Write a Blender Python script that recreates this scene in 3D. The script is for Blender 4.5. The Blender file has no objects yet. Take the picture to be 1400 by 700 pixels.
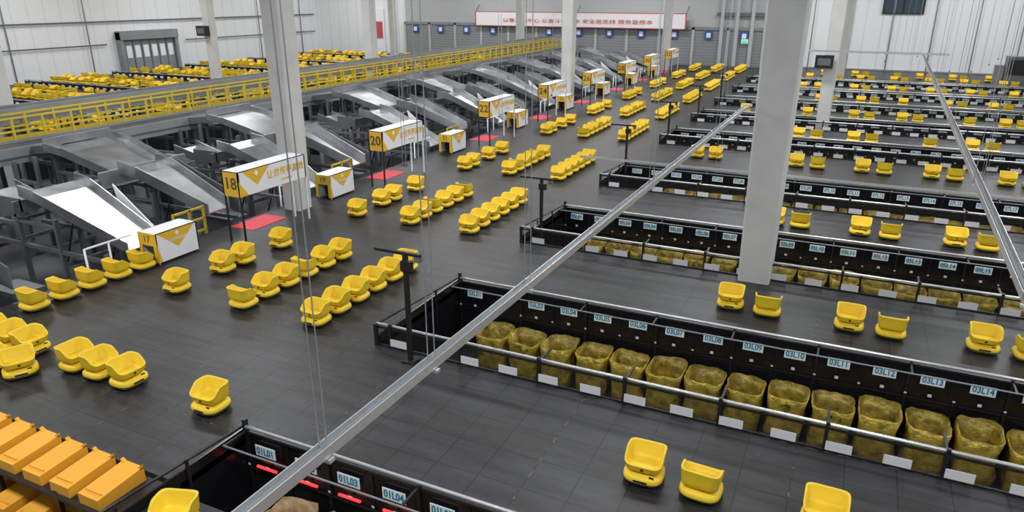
import bpy, math, random
from mathutils import Vector, Matrix
random.seed(7)
S = bpy.context.scene
S.view_settings.view_transform = 'Standard'

# ---------------------------------------------------------------- materials
def mat(name, col, rough=0.5, metal=0.0, noise=0.0, nscale=6.0, emit=None, estr=0.0, alpha=None, spec=0.5, bump=0.0):
    m = bpy.data.materials.new(name); m.use_nodes = True
    nt = m.node_tree; b = nt.nodes['Principled BSDF']
    b.inputs['Base Color'].default_value = (*col, 1)
    b.inputs['Roughness'].default_value = rough
    b.inputs['Metallic'].default_value = metal
    b.inputs['Specular IOR Level'].default_value = spec
    if noise > 0 or bump > 0:
        tc = nt.nodes.new('ShaderNodeTexCoord')
        n = nt.nodes.new('ShaderNodeTexNoise'); n.inputs['Scale'].default_value = nscale
        n.inputs['Detail'].default_value = 5
        nt.links.new(tc.outputs['Object'], n.inputs['Vector'])
        if noise > 0:
            r = nt.nodes.new('ShaderNodeValToRGB')
            r.color_ramp.elements[0].position = 0.3; r.color_ramp.elements[1].position = 0.7
            r.color_ramp.elements[0].color = (*[max(0, c*(1-noise)) for c in col], 1)
            r.color_ramp.elements[1].color = (*[min(1, c*(1+noise)) for c in col], 1)
            nt.links.new(n.outputs['Fac'], r.inputs['Fac'])
            nt.links.new(r.outputs['Color'], b.inputs['Base Color'])
        if bump > 0:
            bp = nt.nodes.new('ShaderNodeBump'); bp.inputs['Strength'].default_value = bump
            bp.inputs['Distance'].default_value = 0.06
            nt.links.new(n.outputs['Fac'], bp.inputs['Height'])
            nt.links.new(bp.outputs['Normal'], b.inputs['Normal'])
    if emit:
        b.inputs['Emission Color'].default_value = (*emit, 1)
        b.inputs['Emission Strength'].default_value = estr
    if alpha is not None:
        b.inputs['Alpha'].default_value = alpha
    return m

def deck_mat():
    m = bpy.data.materials.new('deck_tiles'); m.use_nodes = True
    nt = m.node_tree; b = nt.nodes['Principled BSDF']
    tc = nt.nodes.new('ShaderNodeTexCoord')
    def brick(w, c1, c2, mo, ms, loc=(0,0,0)):
        mpp = nt.nodes.new('ShaderNodeMapping'); mpp.inputs['Location'].default_value = loc
        nt.links.new(tc.outputs['Object'], mpp.inputs['Vector'])
        br = nt.nodes.new('ShaderNodeTexBrick')
        br.offset = 0.0; br.squash = 1.0
        br.inputs['Scale'].default_value = 1.0
        br.inputs['Mortar Size'].default_value = ms
        br.inputs['Mortar Smooth'].default_value = 0.3
        br.inputs['Brick Width'].default_value = w
        br.inputs['Row Height'].default_value = w
        br.inputs['Color1'].default_value = (*c1, 1); br.inputs['Color2'].default_value = (*c2, 1)
        br.inputs['Mortar'].default_value = (*mo, 1)
        nt.links.new(mpp.outputs['Vector'], br.inputs['Vector'])
        return br
    br = brick(0.63, (0.025,)*3, (0.031, 0.031, 0.034), (0.008,)*3, 0.011)
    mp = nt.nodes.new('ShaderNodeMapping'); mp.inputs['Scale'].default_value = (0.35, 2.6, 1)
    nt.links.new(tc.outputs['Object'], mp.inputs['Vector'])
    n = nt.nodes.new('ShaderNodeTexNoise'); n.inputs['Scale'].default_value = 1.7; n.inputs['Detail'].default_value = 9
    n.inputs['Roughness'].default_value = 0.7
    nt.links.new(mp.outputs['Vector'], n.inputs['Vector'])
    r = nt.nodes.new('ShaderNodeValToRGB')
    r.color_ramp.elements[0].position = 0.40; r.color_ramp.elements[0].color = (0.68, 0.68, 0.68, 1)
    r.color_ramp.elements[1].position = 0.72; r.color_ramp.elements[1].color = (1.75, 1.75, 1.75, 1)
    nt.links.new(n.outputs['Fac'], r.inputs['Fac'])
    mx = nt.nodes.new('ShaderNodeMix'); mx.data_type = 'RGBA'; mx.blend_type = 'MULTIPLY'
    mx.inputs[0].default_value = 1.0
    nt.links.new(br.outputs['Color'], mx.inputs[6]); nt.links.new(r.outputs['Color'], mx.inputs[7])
    b2 = brick(3.15, (0, 0, 0), (0, 0, 0), (1, 1, 1), 0.006)
    n2 = nt.nodes.new('ShaderNodeTexNoise'); n2.inputs['Scale'].default_value = 6.0; n2.inputs['Detail'].default_value = 4
    nt.links.new(tc.outputs['Object'], n2.inputs['Vector'])
    r2 = nt.nodes.new('ShaderNodeValToRGB'); r2.color_ramp.elements[0].position = 0.5; r2.color_ramp.elements[1].position = 0.64
    nt.links.new(n2.outputs['Fac'], r2.inputs['Fac'])
    mu = nt.nodes.new('ShaderNodeMath'); mu.operation = 'MULTIPLY'
    nt.links.new(b2.outputs['Color'], mu.inputs[0]); nt.links.new(r2.outputs['Color'], mu.inputs[1])
    mx2 = nt.nodes.new('ShaderNodeMix'); mx2.data_type = 'RGBA'
    nt.links.new(mu.outputs[0], mx2.inputs[0]); nt.links.new(mx.outputs[2], mx2.inputs[6])
    mx2.inputs[7].default_value = (0.20, 0.195, 0.17, 1)
    wv = nt.nodes.new('ShaderNodeTexVoronoi'); wv.inputs['Scale'].default_value = 0.8
    nt.links.new(tc.outputs['Object'], wv.inputs['Vector'])
    sn = nt.nodes.new('ShaderNodeMath'); sn.operation = 'MULTIPLY'; sn.inputs[1].default_value = 38
    nt.links.new(wv.outputs['Distance'], sn.inputs[0])
    si = nt.nodes.new('ShaderNodeMath'); si.operation = 'SINE'; nt.links.new(sn.outputs[0], si.inputs[0])
    rr = nt.nodes.new('ShaderNodeMapRange'); rr.inputs[1].default_value = .93; rr.inputs[2].default_value = 1
    rr.inputs[3].default_value = 1.0; rr.inputs[4].default_value = .78
    nt.links.new(si.outputs[0], rr.inputs[0])
    mx3 = nt.nodes.new('ShaderNodeVectorMath'); mx3.operation = 'SCALE'
    nt.links.new(mx2.outputs[2], mx3.inputs[0]); nt.links.new(rr.outputs[0], mx3.inputs['Scale'])
    nt.links.new(mx3.outputs[0], b.inputs['Base Color'])
    b.inputs['Roughness'].default_value = 0.42
    b.inputs['Specular IOR Level'].default_value = 0.38
    return m

def ribbed_mat(name, c1, c2, scale, axis, rough=0.6, w=.12):
    m = bpy.data.materials.new(name); m.use_nodes = True
    nt = m.node_tree; b = nt.nodes['Principled BSDF']
    tc = nt.nodes.new('ShaderNodeTexCoord')
    wv = nt.nodes.new('ShaderNodeTexWave'); wv.wave_type = 'BANDS'; wv.bands_direction = axis
    wv.inputs['Scale'].default_value = scale
    nt.links.new(tc.outputs['Object'], wv.inputs['Vector'])
    r = nt.nodes.new('ShaderNodeValToRGB')
    r.color_ramp.elements[0].position = 0.0; r.color_ramp.elements[0].color = (*c2, 1)
    r.color_ramp.elements[1].position = w; r.color_ramp.elements[1].color = (*c1, 1)
    nt.links.new(wv.outputs['Fac'], r.inputs['Fac'])
    nt.links.new(r.outputs['Color'], b.inputs['Base Color'])
    b.inputs['Roughness'].default_value = rough
    return m

M = {}
M['deck'] = deck_mat()
M['skirt'] = mat('deck_skirt', (0.02, 0.02, 0.022), 0.6)
M['concrete'] = mat('ground_concrete', (0.085, 0.085, 0.09), 0.5, noise=0.25, nscale=0.6)
M['wallwhite'] = ribbed_mat('wall_white_panel', (0.80, 0.815, 0.82), (0.72, 0.73, 0.74), 0.25, 'Y', w=.05)
M['wallwhiteX'] = ribbed_mat('wall_white_panel_back', (0.80, 0.81, 0.815), (0.70, 0.71, 0.72), 0.25, 'X', w=.05)
M['shutter'] = ribbed_mat('shutter_grey', (0.26, 0.27, 0.275), (0.15, 0.155, 0.16), 1.2, 'Z')
M['greywall'] = mat('wall_grey_panel', (0.45, 0.46, 0.46), 0.7)
M['ceil'] = mat('ceiling_panel', (0.6, 0.6, 0.6), 0.8)
M['pillar'] = mat('pillar_paint', (0.60, 0.598, 0.58), 0.75, noise=0.07, nscale=1.5)
M['yellow'] = mat('robot_yellow', (0.86, 0.60, 0.025), 0.45, noise=0.04, nscale=3)
M['yellow_in'] = mat('robot_yellow_inner', (0.87, 0.62, 0.035), 0.5)
M['black'] = mat('black_plastic', (0.012, 0.012, 0.013), 0.4)
M['blackpanel'] = mat('black_mesh_panel', (0.009, 0.009, 0.011), 0.22, spec=0.42)
M['mesh'] = mat('black_mesh_net', (0.012, 0.012, 0.013), 0.5, alpha=0.24)
M['chrome'] = mat('galvanised_tube', (0.74, 0.76, 0.78), 0.3, metal=0.7)
M['wire'] = mat('steel_wire', (0.60, 0.61, 0.62), 0.45, metal=0.2)
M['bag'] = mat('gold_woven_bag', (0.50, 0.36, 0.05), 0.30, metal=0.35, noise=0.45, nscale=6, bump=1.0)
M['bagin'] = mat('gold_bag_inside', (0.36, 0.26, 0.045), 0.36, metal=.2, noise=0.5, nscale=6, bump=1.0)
M['kraft'] = mat('kraft_bag', (0.40, 0.27, 0.13), 0.45, noise=0.3, nscale=7, bump=0.7)
M['label'] = mat('label_white', (0.80, 0.88, 0.90), 0.5)
M['paper'] = mat('paper_tag', (0.68, 0.68, 0.70), 0.5)
M['blue'] = mat('label_blue_print', (0.01, 0.22, 0.36), 0.5)
M['steel'] = mat('stainless_sheet', (0.45, 0.46, 0.47), 0.34, metal=0.9, noise=0.25, nscale=1.5)
M['greymetal'] = mat('grey_painted_metal', (0.12, 0.135, 0.145), 0.45, noise=0.1, nscale=1)
M['greylight'] = mat('light_grey_metal', (0.24, 0.26, 0.27), 0.45, noise=0.1, nscale=1)
M['belt'] = mat('conveyor_belt', (0.05, 0.052, 0.055), 0.6)
M['ryellow'] = mat('railing_yellow', (0.66, 0.48, 0.04), 0.5)
M['white'] = mat('sign_white', (0.84, 0.85, 0.88), 0.5)
M['gold'] = mat('sign_amber', (0.80, 0.48, 0.03), 0.5)
M['dark'] = mat('sign_print_dark', (0.10, 0.07, 0.03), 0.5)
M['red'] = mat('red_glow_patch', (0.5, 0.01, 0.03), 0.5, emit=(1, 0.02, 0.08), estr=0.2)  # red light falling on the deck, put into colour and weak emission
M['led'] = mat('red_led', (0.9, 0.05, 0.05), 0.4, emit=(1, 0.03, 0.03), estr=2.0)
M['orange'] = mat('orange_tote', (0.86, 0.40, 0.03), 0.45, noise=0.05, nscale=2)
M['bluesign'] = mat('dock_sign_blue', (0.03, 0.10, 0.38), 0.5)
M['redprint'] = mat('banner_red', (0.55, 0.08, 0.10), 0.6)
M['banner'] = mat('banner_cloth', (0.84, 0.80, 0.80), 0.7)
M['green'] = mat('exit_green', (0.02, 0.5, 0.2), 0.5, emit=(0.05, 1, 0.4), estr=.6)
M['glass'] = mat('window_glass', (0.04, 0.06, 0.08), 0.1)

# ---------------------------------------------------------------- builder
class MB:
    def __init__(s): s.v=[]; s.f=[]; s.mi=[]; s.m=[]; s.sm=[]
    def idx(s, m):
        if m not in s.m: s.m.append(m)
        return s.m.index(m)
    def face(s, pts, m, smooth=False):
        b=len(s.v); s.v += [tuple(p) for p in pts]; s.f.append(list(range(b,b+len(pts))))
        s.mi.append(s.idx(m)); s.sm.append(smooth)
    def box(s, x0,x1,y0,y1,z0,z1,m, mtx=None):
        b=len(s.v)
        P=[(x0,y0,z0),(x1,y0,z0),(x1,y1,z0),(x0,y1,z0),(x0,y0,z1),(x1,y0,z1),(x1,y1,z1),(x0,y1,z1)]
        if mtx is not None: P=[tuple(mtx@Vector(p)) for p in P]
        s.v+=P
        for q in [(0,3,2,1),(4,5,6,7),(0,1,5,4),(1,2,6,5),(2,3,7,6),(3,0,4,7)]:
            s.f.append([b+i for i in q]); s.mi.append(s.idx(m)); s.sm.append(False)
    def tube(s, p, q, r, m, n=8):
        p=Vector(p); q=Vector(q); d=(q-p).normalized()
        a=Vector((0,0,1)) if abs(d.z)<0.9 else Vector((1,0,0))
        u=d.cross(a).normalized(); w=d.cross(u); b=len(s.v)
        for c in (p,q):
            for i in range(n):
                t=2*math.pi*i/n; s.v.append(tuple(c+u*math.cos(t)*r+w*math.sin(t)*r))
        k=s.idx(m)
        for i in range(n):
            j=(i+1)%n; s.f.append([b+i,b+n+i,b+n+j,b+j]); s.mi.append(k); s.sm.append(n>4)
        s.f.append([b+i for i in range(n)]); s.mi.append(k); s.sm.append(False)
        s.f.append([b+n+i for i in reversed(range(n))]); s.mi.append(k); s.sm.append(False)
    def prism(s, poly, y0, y1, m):
        b=len(s.v); n=len(poly)
        s.v+=[(x,y0,z) for x,z in poly]+[(x,y1,z) for x,z in poly]
        k=s.idx(m)
        s.f.append([b+i for i in range(n)]); s.mi.append(k); s.sm.append(False)
        s.f.append([b+n+i for i in reversed(range(n))]); s.mi.append(k); s.sm.append(False)
        for i in range(n):
            j=(i+1)%n; s.f.append([b+i,b+n+i,b+n+j,b+j]); s.mi.append(k); s.sm.append(False)
    def hexa(s, P, m):
        b=len(s.v); s.v+=[tuple(p) for p in P]
        for q in [(0,3,2,1),(4,5,6,7),(0,1,5,4),(1,2,6,5),(2,3,7,6),(3,0,4,7)]:
            s.f.append([b+i for i in q]); s.mi.append(s.idx(m)); s.sm.append(False)
    def rings(s, rings, mats, cap0=True, cap1=True):
        n=len(rings[0]); b=len(s.v)
        for r in rings: s.v+=[tuple(p) for p in r]
        for a in range(len(rings)-1):
            k=s.idx(mats[a])
            for i in range(n):
                j=(i+1)%n
                s.f.append([b+a*n+i,b+a*n+j,b+(a+1)*n+j,b+(a+1)*n+i]); s.mi.append(k); s.sm.append(True)
        if cap0: s.f.append([b+i for i in reversed(range(n))]); s.mi.append(s.idx(mats[0])); s.sm.append(False)
        if cap1:
            o=b+(len(rings)-1)*n
            s.f.append([o+i for i in range(n)]); s.mi.append(s.idx(mats[-1])); s.sm.append(False)
    def mesh(s, name):
        me=bpy.data.meshes.new(name); me.from_pydata(s.v,[],s.f)
        for m in s.m: me.materials.append(M[m])
        me.polygons.foreach_set('material_index', s.mi)
        me.polygons.foreach_set('use_smooth', s.sm); me.update()
        return me
    def obj(s, name, parent=None):
        return link(bpy.data.objects.new(name, s.mesh(name)), parent)
def link(o, parent=None):
    S.collection.objects.link(o)
    if parent: o.parent=parent
    return o
def empty(name):
    e=bpy.data.objects.new(name,None); e.empty_display_size=0.3; return link(e)
def text(body, size, m, loc, rot, parent, name='lettering', extrude=0.002, cx='CENTER', sx=1.0, off=0.0):
    c=bpy.data.curves.new(name,'FONT'); c.body=body; c.size=size; c.extrude=extrude; c.offset=off
    c.align_x=cx; c.align_y='CENTER'; c.materials.append(M[m]); c.resolution_u=3
    o=bpy.data.objects.new(name,c); link(o,parent); o.location=loc; o.rotation_euler=rot; o.scale=(sx,1,1)
    return o
FACE_S=(math.pi/2,0,0); FACE_E=(math.pi/2,0,math.pi/2)

# ---------------------------------------------------------------- layout
GZ=-1.5
LANES=[3.16, 9.46, 15.78, 22.1, 30.0, 36.3, 42.6, 48.9, 55.2]
LW=3.14; LX0=-7.2; LX1=14.0; PITCH=0.725

b=MB(); b.box(-57,22,-12,69,GZ-0.2,GZ,'concrete'); b.obj('floor')
b=MB(); b.box(-57,-56.6,-12,69,GZ,11,'wallwhite'); b.obj('wall_left')
b=MB(); b.box(-56.6,22,68.4,69,GZ,11,'wallwhiteX'); b.obj('wall_back')
b=MB(); b.box(-57,22,-12,69,11,11.3,'ceil'); b.obj('ceiling')

b=MB()
def slab(x0,x1,y0,y1):
    b.box(x0,x1,y0,y1,-0.1,0,'deck')
    b.box(x0+.02,x1-.02,y0+.02,y1-.02,GZ,-0.1,'skirt')
slab(-15.1,LX0,5.1,67)
prev=-2
for y in LANES:
    slab(LX0,LX1,prev,y); prev=y+LW
slab(LX0,LX1,prev,67)
slab(LX0,-6.1,3.16,4.95)
b.obj('robot_deck')
b=MB(); b.box(-54,-31,12,67,-0.1,0,'deck'); b.box(-53.9,-31.1,12.1,66.9,GZ,-0.1,'skirt'); b.obj('robot_deck')

# ---------------------------------------------------------------- bags
def rrect(cx,cy,z,hx,hy,n=24,p=7,wob=0):
    out=[]
    for i in range(n):
        t=2*math.pi*(i+.5)/n; c,s_=math.cos(t),math.sin(t)
        r=(abs(c)**p+abs(s_)**p)**(-1/p)
        out.append((cx+c*r*hx+random.uniform(-wob,wob)*.7, cy+s_*r*hy+random.uniform(-wob,wob)*.7, z+random.uniform(-wob,wob)))
    return out
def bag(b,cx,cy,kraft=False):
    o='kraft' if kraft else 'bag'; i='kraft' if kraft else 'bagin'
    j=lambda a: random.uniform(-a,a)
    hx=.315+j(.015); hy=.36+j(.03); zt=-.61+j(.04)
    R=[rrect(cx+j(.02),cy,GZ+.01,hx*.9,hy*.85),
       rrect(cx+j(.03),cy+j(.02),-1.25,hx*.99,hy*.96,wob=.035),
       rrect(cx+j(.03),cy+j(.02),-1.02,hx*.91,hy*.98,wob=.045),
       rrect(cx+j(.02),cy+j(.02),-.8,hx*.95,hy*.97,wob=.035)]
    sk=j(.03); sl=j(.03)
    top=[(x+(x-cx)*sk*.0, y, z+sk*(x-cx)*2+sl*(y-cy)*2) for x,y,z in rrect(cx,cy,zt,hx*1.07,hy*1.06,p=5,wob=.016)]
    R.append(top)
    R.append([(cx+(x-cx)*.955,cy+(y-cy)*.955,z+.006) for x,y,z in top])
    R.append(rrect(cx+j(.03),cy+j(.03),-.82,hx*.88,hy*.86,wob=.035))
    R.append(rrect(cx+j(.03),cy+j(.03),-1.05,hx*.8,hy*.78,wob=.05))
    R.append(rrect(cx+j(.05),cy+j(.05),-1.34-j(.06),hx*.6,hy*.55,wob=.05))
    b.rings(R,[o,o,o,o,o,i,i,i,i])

# ---------------------------------------------------------------- lanes
for li,yf in enumerate(LANES):
    lane=empty('bin_sorting_lane')
    yb=yf+LW
    num='%02d'%(2*li+1)
    nb=int((LX1-LX0-.1)/PITCH)
    p=MB()
    p.box(LX0,LX1,yb-.06,yb-.03,GZ,.12,'blackpanel')
    for k in range(nb+1):
        xx=LX0+.05+k*PITCH
        if k%2==0:
            p.box(xx-.02,xx+.02,yb-.10,yb-.03,GZ,.17,'black')
            p.box(xx-.016,xx+.016,yb-.5,yb-.08,.12,.15,'black')
        else:
            p.box(xx-.008,xx+.008,yb-.08,yb-.05,GZ,.12,'black')
        p.box(xx-.02,xx+.02,yb-.105,yb-.10,-.42,-.39,'paper')
    p.box(LX0,LX1,yb-.08,yb-.02,.10,.14,'black')
    p.tube((LX0,yb-.05,.19),(LX1,yb-.05,.19),.026,'chrome')
    p.tube((LX0+.05,yb-.5,.16),(LX1,yb-.5,.16),.014,'greylight')
    p.box(LX0,LX1,yb-.09,yb-.07,-.50,-.47,'black')
    p.box(LX0-.03,LX0,yf,yb,GZ,.16,'blackpanel')
    p.tube((LX0,yf,.4),(LX0,yb,.2),.02,'black')
    p.box(LX0-.03,LX0+.03,yf-.03,yf+.03,GZ,.42,'black')
    p.box(LX0-.03,LX0+.03,yb-.06,yb,GZ,.30,'black')
    for f in (.33,.66):
        p.box(LX0,LX0+.03,yf+f*LW-.02,yf+f*LW+.02,GZ,.3,'black')
    p.obj('rear_panel',lane)
    q=MB()
    q.box(LX0,LX1,yf+.015,yf+.02,0.01,.36,'mesh')
    q.box(LX0,LX1,yf+.0,yf+.03,-.1,.03,'black')
    q.box(LX0,LX1,yf+.0,yf+.03,.35,.38,'black')
    q.tube((LX0,yf+.05,.41),(LX1,yf+.05,.41),.026,'chrome')
    k=0
    while LX0+k*PITCH*2<LX1:
        xx=LX0+.3+k*PITCH*2
        q.box(xx-.025,xx+.025,yf-.01,yf+.05,-.1,.46,'black')
        q.box(xx-.018,xx+.018,yf+.05,yf+.55,.36,.39,'black')
        k+=1
    q.obj('front_fence',lane)
    t=MB()
    for k in range(nb):
        if k==1: continue
        xx=-6.72+k*PITCH
        t.box(xx-.17,xx+.17,yf-.014,yf-.004,.04,.18,'paper')
    t.obj('paper_tags',lane)
    l=MB()
    for k in range(nb-1):
        if li==1 and k==1: continue
        xx=-6.79+k*PITCH
        l.box(xx-.18,xx+.18,yb-.115,yb-.105,-.18,-.01,'label')
        text('%sL%02d'%(num,k+1),.16,'blue',(xx,yb-.119,-.095),FACE_S,lane,'label_text',0.001,sx=.78,off=.004)
        l.box(xx-.03,xx+.03,yb-.115,yb-.105,-.40,-.35,'paper')
        if li==0:
            l.box(xx-.18,xx+.18,yb-.14,yb-.11,-.38,-.355,'led')
    l.obj('bin_labels',lane)
    g=MB()
    for k in range(nb-1):
        if k==0: continue
        bag(g,-6.79+k*PITCH,yb-.56,kraft=(li==0))
    g.obj('bags',lane)

for (x,y,h) in [(-6.3,9.2,2.0),(-6.95,16.5,1.55),(-7.0,24.3,1.7),(-7.0,30.6,1.7),(-7.0,36.9,1.7),(-7.0,43.2,1.7)]:
    b=MB(); z0=0
    if any(yf<y<yf+LW for yf in LANES) and x>LX0: z0=GZ
    b.box(x-.035,x+.035,y-.035,y+.035,z0,h,'black')
    b.box(x-.6,x+.3,y-.03,y+.03,h-.03,h+.02,'black')
    b.box(x-.05,x+.14,y-.09,y+.02,h-.28,h-.12,'black')
    b.box(x-.12,x+.12,y-.12,y+.12,z0,z0+.03,'black')
    b.box(x+.2,x+.3,y-.05,y+.05,h-.12,h-.03,'greymetal')
    b.obj('scanner_mast')

# ---------------------------------------------------------------- robot
def robot_mesh():
    b=MB(); n=44
    def se(hx,hy,z,p=3.2,dy=0):
        o=[]
        for i in range(n):
            t=2*math.pi*i/n; c,s_=math.cos(t),math.sin(t)
            r=(abs(c)**p+abs(s_)**p)**(-1/p); o.append((c*r*hx,dy+s_*r*hy,z))
        return o
    b.rings([se(.19,.16,.03),se(.22,.19,.04)],['black','black'],True,True)
    b.rings([se(.24,.222,.045),se(.257,.242,.06),se(.262,.248,.10),se(.257,.242,.135),se(.232,.215,.16),se(.17,.15,.168)],['yellow']*6)
    b.rings([se(.263,.249,.068),se(.266,.252,.07),se(.266,.252,.084),se(.263,.249,.086)],['black']*4,False,False)
    for sx in (-1,1):
        b.tube((sx*.14,0,.045),(sx*.18,0,.045),.045,'black',14)
        for sy in (-1,1): b.tube((sx*.11,sy*.15,.022),(sx*.13,sy*.15,.022),.022,'black',10)
    b.rings([se(.15,.12,.16),se(.15,.12,.2)],['black','black'])
    def hgt(t):
        s_=math.sin(t)
        if s_>0.0: return .45
        f=min(1,max(0,(-s_)/.9)); f=f*f*(3-2*f)
        return .45-.15*f
    def tray(hx,hy,z,top=False,p=6,dz=0,dy=.012):
        o=[]
        for i in range(n):
            t=2*math.pi*i/n; c,s_=math.cos(t),math.sin(t)
            r=(abs(c)**p+abs(s_)**p)**(-1/p)
            zz=(hgt(t)+dz) if top else z
            o.append((c*r*hx,dy+s_*r*hy,zz))
        return o
    b.rings([tray(.16,.12,.188),tray(.205,.165,.194),tray(.228,.19,.225),tray(.236,.198,.275),tray(.247,.206,0,True,dz=-.012),
             tray(.251,.210,0,True),tray(.230,.190,0,True,dz=.002),tray(.223,.183,0,True,dz=-.02),
             tray(.21,.172,.26),tray(.19,.15,.232),tray(.14,.11,.226)],
            ['yellow']*6+['yellow_in']*5)
    b.box(-.09,.09,-.256,-.248,.10,.125,'black')
    b.box(-.018,.018,-.194,-.185,.235,.262,'black')
    b.box(.10,.16,-.20,-.17,.155,.17,'black')
    return b.mesh('sorting_robot')
RM=robot_mesh()
def robot(x,y,a=0,parent=None,nm='sorting_robot'):
    o=bpy.data.objects.new(nm,RM); link(o,parent)
    o.location=(x,y,0); o.rotation_euler=(0,0,math.radians(a+random.uniform(-3,3))); return o
for (x,y,a) in [(-8.22,6.58,0),(-11.3,6.57,90),(-10.69,6.57,90),(-10.04,6.57,90),(-11.95,6.0,60),(-12.55,6.58,90),(-13.12,6.58,90),(-13.7,6.58,90),
                (-6.5,4.45,20),(-12.55,9.69,0),(-12.5,5.85,90),(-13.3,6.0,90)]:
    robot(x,y,a)
for i in range(5): robot(-14.4,7.8+.63*i,180)
for y in (10.97,11.6,12.87): robot(-12.55,y,0)
BL=[9.7,15.9,22.3,30.0,36.3,42.6,48.9,55.2,61.2]
for bi,y0 in enumerate(BL):
    if bi>0:
        for y in ((0,1.2,1.83,3.1) if bi<2 else (0,.63,1.9,3.1) if bi<4 else (0,.63,1.26,2.5)):
            robot(-12.45,y0+y,0)
    for i in range(6): robot(-10.65,y0+.625*i,180 if (bi+i)%3==0 else 0)
    for i in range(6): robot(-8.78,y0+.625*i,0)
pairs=[(-1.65,0),(-.93,180),(.56,0),(1.27,180),(2.75,0),(3.45,180),(4.95,0),(5.65,180),(7.1,0),(7.8,180),(9.4,0),(10.1,180)]
for yi,y in enumerate([7.8,13.88,20.2,28.0,33.9,40.6,46.6,52.8,59.2,62.5]):
    for k,(x,a) in enumerate(pairs):
        if yi==0:
            if k in (3,): continue
            xx={0:-1.76,1:-1.02,2:.42}.get(k,x)
        elif yi>=3:
            xx=x+(0,.25,-.2,.1,-.3)[yi%5] - (.4 if yi>4 else 0)
            if random.random()<.12: continue
        else:
            xx=x+(.18 if yi==2 and k==0 else .12 if yi==2 else 0)
        robot(xx,y+random.uniform(-.05,.05) if yi else y,a)
    if yi>=3:
        for x in (-5.2,-4.5,-3.2):
            if random.random()<.4: robot(x,y,0)
fleet=empty('robot_fleet')
FY=[19.2,25.2,31.7,38.5,45.5,52.8,60]
for y in [14.2,15.2,17.4,18.3,20.8,21.8,23.3,27.2,28.1,29.9,33.7,34.5,36.3,40.5,41.4,43,47.5,48.4,50.4,54.8,55.6,57.6,62,63]:
    x=-32.5
    while x>-53:
        near=any(abs(x-px)<.8 for px in (-41.9,)) and any(abs(y-py)<.9 for py in (38.6,61.3))
        if random.random()<.9 and not near: robot(x,y+random.uniform(-.1,.1),random.choice((0,180)),fleet,'robot')
        x-=random.choice((.66,.68,.8,1.3))
b=MB()
for y in FY:
    b.box(-53,-33,y,y+.04,0,.3,'blackpanel')
    b.tube((-53,y,.36),(-33,y,.36),.025,'chrome')
    for k in range(15): b.box(-52.5+k*1.4,-52.44+k*1.4,y-.02,y+.04,0,.4,'black')
    for k in range(28): b.box(-52.5+k*.7,-52.2+k*.7,y-.01,y,.06,.2,'label')
b.obj('bin_fence')

# ---------------------------------------------------------------- pillars
for x in (-1.2,-14.75,-28.15,-41.9,12.4):
    for y in (15.8,38.6,61.3):
        if x==-41.9 and y==15.8: continue
        b=MB(); px=x
        if x==-1.2 and y==15.8: px=-1.41
        if x==-14.75 and y==15.8: px=-14.55
        w0,w1=(.32,.45) if px==-1.41 else (.29,.36)
        c=.045
        pts=lambda z,w:[(px-w+c,y-w,z),(px+w-c,y-w,z),(px+w,y-w+c,z),(px+w,y+w-c,z),(px+w-c,y+w,z),(px-w+c,y+w,z),(px-w,y+w-c,z),(px-w,y-w+c,z)]
        b.rings([pts(GZ,w0),pts(11,w1)],['pillar','pillar'])
        b.sm=[False]*len(b.sm)
        b.obj('pillar')
def wallbox(x,y,z,s=.35):
    b=MB(); b.box(x-s,x+s,y-.18,y+.18,z-s*.75,z+s*.75,'black'); b.box(x-s*.7,x+s*.7,y-.2,y-.17,z-s*.4,z+s*.4,'greymetal')
    b.box(x-.04,x+.04,y-.05,y+.33,z-.05,z+.05,'greymetal'); b.obj('speaker_box')
wallbox(-1.5,37.9,3.0,.4); wallbox(-41.9,37.95,3.6,.45)

# ---------------------------------------------------------------- signs
def tent(y,num):
    e=empty('numbered_tent'); b=MB()
    x0,x1,y0,y1,h=-14.78,-14.2,y-.58,y+.6,.76
    b.box(x1-.02,x1,y0,y1,.05,h,'white')
    b.box(x0,x1,y0,y1,h-.02,h,'white')
    b.box(x0,x0+.02,y0,y1,.05,h,'white')
    b.box(x0,x1,y1-.02,y1,.05,h,'white')
    b.box(x0,x1,y0-.015,y0,h-.30,h,'gold')
    b.box(x0,x0+.1,y0-.015,y0,.05,h-.3,'gold'); b.box(x1-.1,x1,y0-.015,y0,.05,h-.3,'gold')
    b.box(x0+.1,x1-.1,y0+.3,y0+.32,.05,h-.3,'black')
    for xx in (x0,x1-.03):
        for yy in (y0,y1-.03): b.box(xx,xx+.03,yy,yy+.03,0,h,'greylight')
    yc=(y0+y1)/2
    b.face([(x1+.004,y0+.06,h-.02),(x1+.004,yc,h-.46),(x1+.004,y1-.06,h-.02)],'gold')
    b.face([(x1+.004,y0,.05),(x1+.004,y0+.1,.05),(x1+.004,y0+.02,.45),(x1+.004,y0,.55)],'gold')
    b.obj('canopy',e)
    text('◆',.13,'white',(x1+.008,yc,h-.12),FACE_E,e)
    text('让世界更高效',.085,'white',(x1+.008,yc+.0,h-.26),FACE_E,e)
    text(num,.24,'dark',((x0+x1)/2,y0-.02,h-.15),FACE_S,e)
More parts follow.
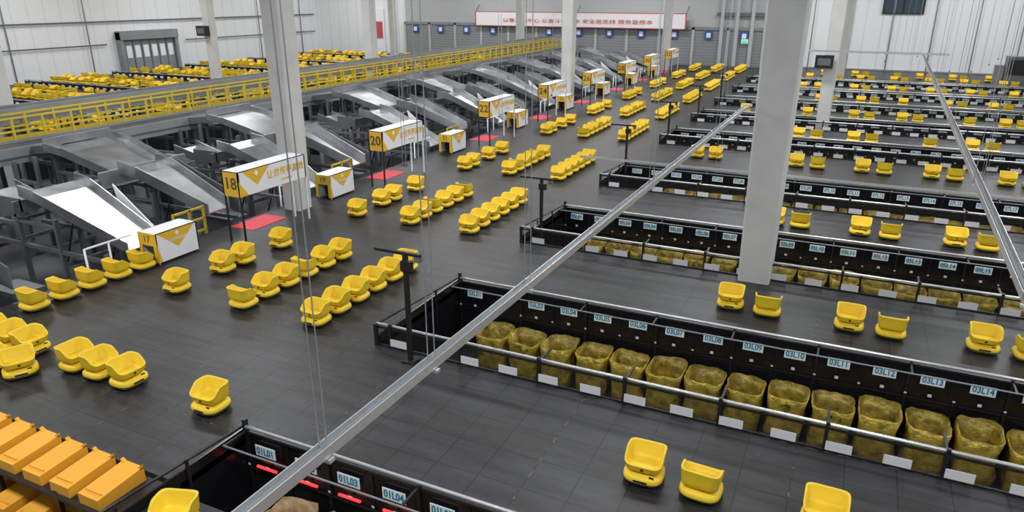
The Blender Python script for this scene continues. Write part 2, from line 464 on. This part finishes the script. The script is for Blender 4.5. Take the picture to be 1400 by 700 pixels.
def sign(y,num):
    e=empty('station_sign'); b=MB()
    x0,x1,y0,y1,z0,z1=-14.05,-13.5,y,y+2.45,1.22,1.86
    b.box(x1-.02,x1,y0,y1,z0,z1,'white'); b.box(x0,x0+.02,y0,y1,z0,z1,'white')
    b.box(x0,x1,y0,y0+.02,z0,z1,'gold'); b.box(x0,x1,y1-.02,y1,z0,z1,'white')
    b.box(x0,x1,y0,y1,z1-.02,z1,'white')
    for xx in (x0,x1-.04):
        for yy in (y0,y1-.04): b.box(xx,xx+.04,yy,yy+.04,0,z1-.03,'black' if yy==y0 else 'white')
    b.face([(x1+.004,y0+.15,z1-.02),(x1+.004,y0+.62,z0+.2),(x1+.004,y0+1.1,z1-.02)],'gold')
    b.face([(x1+.004,y0,z0),(x1+.004,y0+.3,z0),(x1+.004,y0,z0+.4)],'gold')
    b.obj('canopy',e)
    text('◆',.16,'white',(x1+.008,y0+.62,z1-.14),FACE_E,e)
    text('让世界更高效',.235,'gold',(x1+.008,y0+1.68,(z0+z1)/2+.03),FACE_E,e,off=.003)
    text('STO EXPRESS',.07,'gold',(x1+.008,y0+1.68,z0+.14),FACE_E,e)
    text(num,.42,'dark',((x0+x1)/2,y0-.005,(z0+z1)/2),FACE_S,e,off=.006)
    m=MB(); m.box(-14.95,-14.15,y+.9,y+2.2,0,.012,'red'); m.obj('red_glow_patch')  # thin glowing slab standing in for red light on the floor
TY=[11.2,17.5,25.0,31.3,37.6,44.2,50.5,56.8]
SY=[12.65,18.8,26.4,32.7,39.0,45.6,51.9,58.2]
for i,y in enumerate(TY): tent(y,str(17+2*i))
for i,y in enumerate(SY): sign(y,str(18+2*i))
for y in (20,30,41,52,58,63):
    b=MB(); b.box(-31.6,-31.05,y,y+2.2,.9,1.5,'white'); b.box(-31.6,-31.05,y-.02,y,.9,1.5,'gold')
    for yy in (y,y+2.15):
        for xx in (-31.6,-31.1): b.box(xx,xx+.05,yy,yy+.05,0,.9,'black')
    b.face([(-31.04,y+.2,1.48),(-31.04,y+.7,1.05),(-31.04,y+1.2,1.48)],'gold'); b.obj('station_sign')

# ---------------------------------------------------------------- conveyor line
b=MB(); Y0,Y1=2,66
def belt(x0,x1,z,side=.38,m='greylight'):
    b.box(x0,x0+.06,Y0,Y1,z-side,z+.08,m); b.box(x1-.06,x1,Y0,Y1,z-side,z+.08,m)
    b.box(x0+.06,x1-.06,Y0,Y1,z-.04,z,'belt')
    b.box(x1-.01,x1+.03,Y0,Y1,z-side*.55,z-side*.45,'greymetal')
belt(-25.4,-24.0,1.3,.42)
belt(-27.75,-26.85,2.15,.5,'greylight')
y=Y0+.5
while y<Y1:
    for x in (-25.3,-24.1,-27.6,-27.0):
        b.box(x-.07,x+.07,y-.07,y+.07,GZ,.95 if x>-26 else 1.7,'greymetal')
    b.box(-27.7,-24,y-.05,y+.05,.3,.42,'greymetal')
    y+=2.6
b.box(-21.9,-21.84,Y0,Y1,.1,.34,'greylight'); b.box(-21.3,-21.24,Y0,Y1,.1,.34,'greylight'); b.box(-21.84,-21.3,Y0,Y1,.2,.24,'belt')
b.obj('belt_conveyor')
b=MB()
b.box(-26.7,-25.6,Y0,Y1,1.08,1.16,'greymetal')
b.box(-25.6,-25.56,Y0,Y1,.95,1.2,'greylight')
for x in (-25.65,-26.65):
    b.box(x-.02,x+.02,Y0,Y1,1.16,1.3,'ryellow')
    for z in (1.62,2.06): b.box(x-.028,x+.028,Y0,Y1,z-.032,z+.032,'ryellow')
    y=Y0
    while y<Y1: b.box(x-.035,x+.035,y-.035,y+.035,1.12,2.08,'ryellow'); y+=1.05
y=Y0+1
while y<Y1:
    b.box(-26.6,-26.5,y,y+.1,GZ,1.08,'greymetal'); b.box(-25.8,-25.7,y,y+.1,GZ,1.08,'greymetal'); y+=2.6
b.obj('walkway_railing')

def tray(b,x0,z0,x1,z1,a0,a1,c0,c1,side=.3,m='steel',t=.04):
    b.hexa([(x0,a0,z0-t),(x1,c0,z1-t),(x1,c1,z1-t),(x0,a1,z0-t),(x0,a0,z0),(x1,c0,z1),(x1,c1,z1),(x0,a1,z0)],m)
    for (ya,yc,o) in ((a0,c0,-.03),(a1,c1,.03)):
        b.hexa([(x0,ya,z0-.08),(x1,yc,z1-.08),(x1,yc+o,z1-.08),(x0,ya+o,z0-.08),
                (x0,ya,z0+side),(x1,yc,z1+side),(x1,yc+o,z1+side),(x0,ya+o,z0+side)],m)
def chute(y):
    b=MB()
    yu=y+3.35
    b.hexa([(-23.95,yu-.5,1.1),(-22.2,yu-.6,1.35),(-22.2,yu+.6,1.35),(-23.95,yu+.5,1.1),(-23.95,yu-.5,1.36),(-22.2,yu-.6,1.6),(-22.2,yu+.6,1.6),(-23.95,yu+.5,1.36)],'greymetal')
    tray(b,-22.2,1.58,-21.4,1.48,yu-1.15,yu+1.15,yu-1.15,yu+1.15,.16)
    tray(b,-21.4,1.48,-19.5,.95,yu-1.15,yu+1.15,yu-1.0,yu+1.0,.18)
    b.box(-22.25,-22.2,yu-1.15,yu+1.15,1.5,1.85,'steel')
    b.box(-19.5,-19.42,y+1.2,y+4.6,.62,.96,'greylight'); b.box(-18.6,-18.5,y+1.3,y+4.2,.95,1.36,'greylight')
    b.box(-18.6,-18.5,y-1.1,y+1.3,.85,1.15,'greymetal')
    b.box(-19.42,-18.6,y-.9,y+4.4,.82,.86,'belt')
    b.box(-19.5,-18.5,y-.95,y-.9,.7,1.2,'greymetal')
    b.box(-19.3,-18.8,y+4.0,y+4.2,.9,1.3,'greymetal')
    tray(b,-18.3,1.38,-17.7,1.3,y-1.0,y+.45,y-1.0,y+.45,.22)
    tray(b,-17.7,1.3,-15.25,.2,y-1.0,y+.45,y-.55,y+.35,.2)
    b.prism([(-17.0,1.4),(-15.2,.05),(-16.8,.5)],y+.56,y+.59,'white')
    ys=y+2.35
    tray(b,-18.3,1.38,-17.6,1.3,ys-.6,ys+.6,ys-.6,ys+.6,.25)
    tray(b,-17.6,1.3,-15.3,.45,ys-.6,ys+.6,ys-.35,ys+.35,.25)
    b.prism([(-17.6,1.55),(-15.3,.7),(-15.3,.2),(-17.6,.6)],ys+.68,ys+.71,'greymetal')
    for x in (-23.4,-22.3,-20.4,-18.8,-17.3,-15.6):
        h={-23.4:1.1,-22.3:1.35,-20.4:1.1,-18.8:.8,-17.3:.8,-15.6:.15}[x]
        for yy in (y-.9,y+.6,y+1.9,y+3.2,y+4.3):
            if x>-18 and yy>y+3.1: continue
            if x<-19 and yy<y+1.5: continue
            b.box(x-.05,x+.05,yy-.05,yy+.05,GZ,h,'greymetal')
        b.box(x-.04,x+.04,y-.9,y+3.2,-.45,-.36,'greymetal')
    for yy in (y-.9,y+.6,y+1.9,y+3.2):
        b.box(-20.4,-15.6,yy-.04,yy+.04,-.1,0,'greymetal')
        b.box(-23.4,-18.8,yy-.04,yy+.04,.45,.55,'greymetal')
        b.box(-18.8,-17.3,yy-.03,yy+.03,.55,.62,'greymetal')
    tray(b,-20.9,.95,-19.6,.6,y-.5,y+.4,y-.4,y+.4,.2)
    b.box(-20.7,-20.0,y+4.75,y+5.3,GZ,.35,'greymetal')
    b.box(-20.6,-20.1,y+4.7,y+4.75,-.9,.2,'belt')
    b.box(-17.2,-16.2,y+3.5,y+4.2,GZ,-.3,'greymetal')
    b.box(-18.4,-17.9,y+3.4,y+3.6,GZ,.9,'greylight'); b.box(-18.38,-17.92,y+3.38,y+3.4,.3,.8,'black')
    for yy in (y-.2,y+1.2,y+2.9): b.tube((-18.7,yy,GZ),(-18.0,yy+.3,.8),.025,'black',6)
    b.tube((-20.4,y+2,-.9),(-15.6,y+2,-.2),.03,'greylight',6)
    for yy in (y-1.0,y-1.6):
        b.tube((-15.3,yy,GZ),(-15.3,yy,.55),.025,'white'); b.tube((-15.3,yy,.55),(-15.3,yy+.6,.55),.025,'white')
    b.obj('parcel_chute')
    g=MB()
    for yy in (y+.75,y+1.25,y+1.7):
        g.box(-15.2,-15.15,yy-.025,yy+.025,GZ,.75,'ryellow')
    for z in (.1,.42,.72): g.box(-15.2,-15.15,y+.75,y+1.7,z-.025,z+.025,'ryellow')
    g.obj('safety_gate')
for y in [4.9]+TY: chute(y)

# ---------------------------------------------------------------- tote rack (lower left)
b=MB()
TZ=(-.02,-.56,-1.1); FR=(4.25,4.0,3.8)
for z,f in zip(TZ,FR): b.box(-15.0,-7.23,f,5.04,z-.04,z,'black')
for x in [-14.97+k*1.285 for k in range(7)]:
    for yy in (4.33,5.01): b.box(x-.03,x+.03,yy-.03,yy+.03,GZ,.0,'black')
b.obj('tote_rack')
b=MB()
for z,f in zip(TZ,FR):
    x=-14.6
    while x<-7.4:
        w=.185; ya,yb_=f+.06,4.98; z_=z+.002
        b.hexa([(x-w,ya,z_),(x+w,ya,z_),(x+w,yb_,z_),(x-w,yb_,z_),(x-w,ya,z_+.15),(x+w,ya,z_+.15),(x+w,yb_,z_+.21),(x-w,yb_,z_+.21)],'orange')
        b.prism([(x-w,z_+.19),(x-w,z_+.25),(x-w+.08,z_+.19)],yb_-.05,yb_,'orange')
        b.prism([(x+w,z_+.19),(x+w,z_+.25),(x+w-.08,z_+.19)],yb_-.05,yb_,'orange')
        b.box(x-w+.04,x+w-.04,ya+.08,ya+.1,z_+.13,z_+.18,'orange')
        x+=.56
b.obj('orange_totes')

# ---------------------------------------------------------------- suspended rails
def strut(name,p,q,w=.035,wires=(),pair=.09,wr=.0045):
    b=MB(); p=Vector(p); q=Vector(q); d=(q-p).normalized(); L=(q-p).length
    R=d.to_track_quat('Y','Z').to_matrix().to_4x4(); T=Matrix.Translation(p)@R
    b.box(-w,w,0,L,-w*.9,-w*.7,'chrome',T); b.box(-w,-w*.85,0,L,-w*.7,w,'chrome',T); b.box(w*.85,w,0,L,-w*.7,w,'chrome',T)
    b.box(-w*.4,w*.4,0,L,w*.2,w*.5,'greymetal',T)
    for y in wires:
        f=(y-p.y)/(q.y-p.y) if abs(q.y-p.y)>1 else (y-p.x)/(q.x-p.x); c=p+(q-p)*f
        b.tube(c+Vector((-pair/2,0,-.02)),(c.x-pair/2,c.y,11),wr,'wire',5)
        b.tube(c+Vector((pair/2,0,-.02)),(c.x+pair/2,c.y,11),wr,'wire',5)
        b.box(c.x-.05,c.x+.05,c.y-.02,c.y+.02,c.z-.055,c.z-.035,'chrome')
    b.obj(name)
strut('suspended_strut_rail',(-2.14,1.2,3.87),(-1.93,15.4,3.87),.033,(2.3,3.3,4.7,8.2,12.2),.05,.0035)
strut('suspended_strut_rail',(1.35,4.2,3.87),(2.13,31.6,3.87),.038,(6,10,15,21,27))
strut('suspended_strut_rail',(-1.9,31.6,3.9),(3.0,31.6,3.9),.04,(-.5,1.5),.2)
strut('suspended_strut_rail',(-6.9,19.2,1.6),(12,19.2,1.6),.03,(-3,3,9),.1)
b=MB()
for (x,y) in [(-9.5,14),(-9.42,14),(-9.9,20),(-9.8,20),(-11,27),(-6,24),(-5.9,24),(-7.6,30),(-7.5,30),(-13.0,33),
              (2.6,40),(3.1,40),(4.4,45),(5.4,45),(6.8,50),(1.4,50),(2.0,35),(4.9,38),(7.9,55),(3.4,55)]:
    b.tube((x,y,2.2),(x,y,11),.0065,'wire',5)
    b.box(x-.03,x+.03,y-.03,y+.03,2.14,2.22,'greymetal')
b.obj('hanging_cables')

# ---------------------------------------------------------------- back wall details
b=MB()
b.box(-45,-8,68.15,68.38,GZ,3.1,'shutter')
x=-45
while x<-8:
    b.box(x-.12,x+.12,68.05,68.2,GZ,3.2,'greywall'); x+=3.1
b.box(-45,-8,68.05,68.2,3.0,3.25,'greylight')
b.obj('door_1')
b=MB(); b.box(-45,-5.5,68.3,68.38,3.25,8,'greywall'); b.obj('trim_1')
b=MB(); x=-43.6; sgn=empty('dock_number_sign')
while x<-9:
    b.box(x-.35,x+.35,67.98,68.04,2.2,2.9,'bluesign'); b.box(x-.18,x+.18,67.96,67.98,2.35,2.75,'white'); x+=3.1
b.obj('plates',sgn)
ban=empty('banner'); b=MB()
b.box(-36,-14.6,67.6,67.65,3.0,4.4,'banner')
for z in (3.0,4.33): b.box(-36.02,-14.58,67.58,67.6,z,z+.07,'redprint')
for x in (-36.1,-14.7): b.box(x,x+.1,67.58,67.66,3.0,4.4,'redprint')
for x in (-36,-25,-14.6): b.tube((x,67.62,4.4),(x,68.3,5.0),.03,'greymetal')
b.obj('cloth',ban)
text('以客户为中心 以奋斗者为本 安全是底线 服务是根本',.42,'redprint',(-25.3,67.56,3.55),FACE_S,ban,sx=1.6)
b=MB()
for x in (-11.5,-10.2,-8.9,-7.6,-6.4): b.box(x-.15,x+.15,67.9,68.3,GZ,9,'greywall')
b.box(-12,-6,67.95,68.1,4.2,4.5,'greymetal'); b.obj('trim_2')
b=MB(); b.box(-9.6,-9.2,67.8,67.9,2.0,2.2,'green'); b.box(-9.7,-9.1,67.85,67.92,1.9,2.3,'white'); b.obj('exit_sign')
b=MB(); b.box(1.2,4.0,68.3,68.4,4.6,6.6,'glass'); b.box(1.1,4.1,68.25,68.38,4.5,4.6,'black'); b.box(2.55,2.65,68.25,68.38,4.6,6.6,'black')
b.box(1.1,1.2,68.25,68.38,4.6,6.6,'black'); b.box(4.0,4.1,68.25,68.38,4.6,6.6,'black'); b.obj('window_1')
b=MB(); b.box(-5,14,68.2,68.4,.0,.12,'greylight')
for x in range(-4,14,3): b.tube((x,68.3,GZ),(x,68.3,9),.04,'greylight')
b.obj('trim_3')
b=MB(); b.box(9.2,10.6,60,61,0,2.0,'greymetal'); b.box(9.3,10.5,59.95,60,.8,1.8,'black'); b.box(8.6,9.1,60.2,60.8,0,1.4,'greylight'); b.obj('control_cabinet')

b=MB()
b.box(-56.58,-56.3,42.2,47.6,GZ,3.0,'greymetal')
for k in range(6): b.box(-56.3,-56.25,42.5+k*.84,43.2+k*.84,GZ+.3,2.3,'greylight')
for k in range(6): b.box(-56.25,-56.22,42.6+k*.84,43.1+k*.84,.9,1.9,'white')
b.box(-56.58,-55.9,42.0,47.8,2.4,3.1,'greylight'); b.box(-56.58,-56.0,42,42.3,GZ,3,'greylight'); b.box(-56.58,-56.0,47.5,47.8,GZ,3,'greylight')
b.obj('door_2')
b=MB()
b.tube((-56.4,5,3.9),(-56.4,67,3.9),.06,'greymetal')
b.tube((-56.4,5,2.1),(-56.4,41,2.1),.05,'greymetal'); b.tube((-56.4,49,2.1),(-56.4,67,2.1),.05,'greymetal')
y=8
while y<67:
    if not 41<y<49: b.tube((-56.4,y,GZ),(-56.4,y,10.9),.05,'greylight')
    y+=6.3
b.obj('trim_4')
b=MB(); b.box(-49.2,-47.8,68.2,68.38,0,4.5,'white'); b.box(-49.0,-48,68.1,68.2,1.5,3.2,'redprint'); b.obj('notice_board')

# ---------------------------------------------------------------- lights / world
for x in (-48,-33,-18,-4,9):
    for y in (2,17,32,47,61):
        l=bpy.data.lights.new('ceiling_light','AREA'); l.shape='RECTANGLE'; l.size=7; l.size_y=2.2
        l.energy=880; l.color=(.96,.98,1)
        o=bpy.data.objects.new('ceiling_light',l); link(o); o.location=(x,y,10.7)
w=bpy.data.worlds.new('World'); S.world=w; w.use_nodes=True
w.node_tree.nodes['Background'].inputs[0].default_value=(.85,.92,1,1); w.node_tree.nodes['Background'].inputs[1].default_value=.6

cam=bpy.data.cameras.new('camera'); co=bpy.data.objects.new('camera',cam); link(co)
cam.sensor_width=36; cam.lens=25.0; cam.clip_end=300
co.location=(0,0,6); co.rotation_euler=(math.radians(69.8),0,math.radians(25.3))
S.camera=co
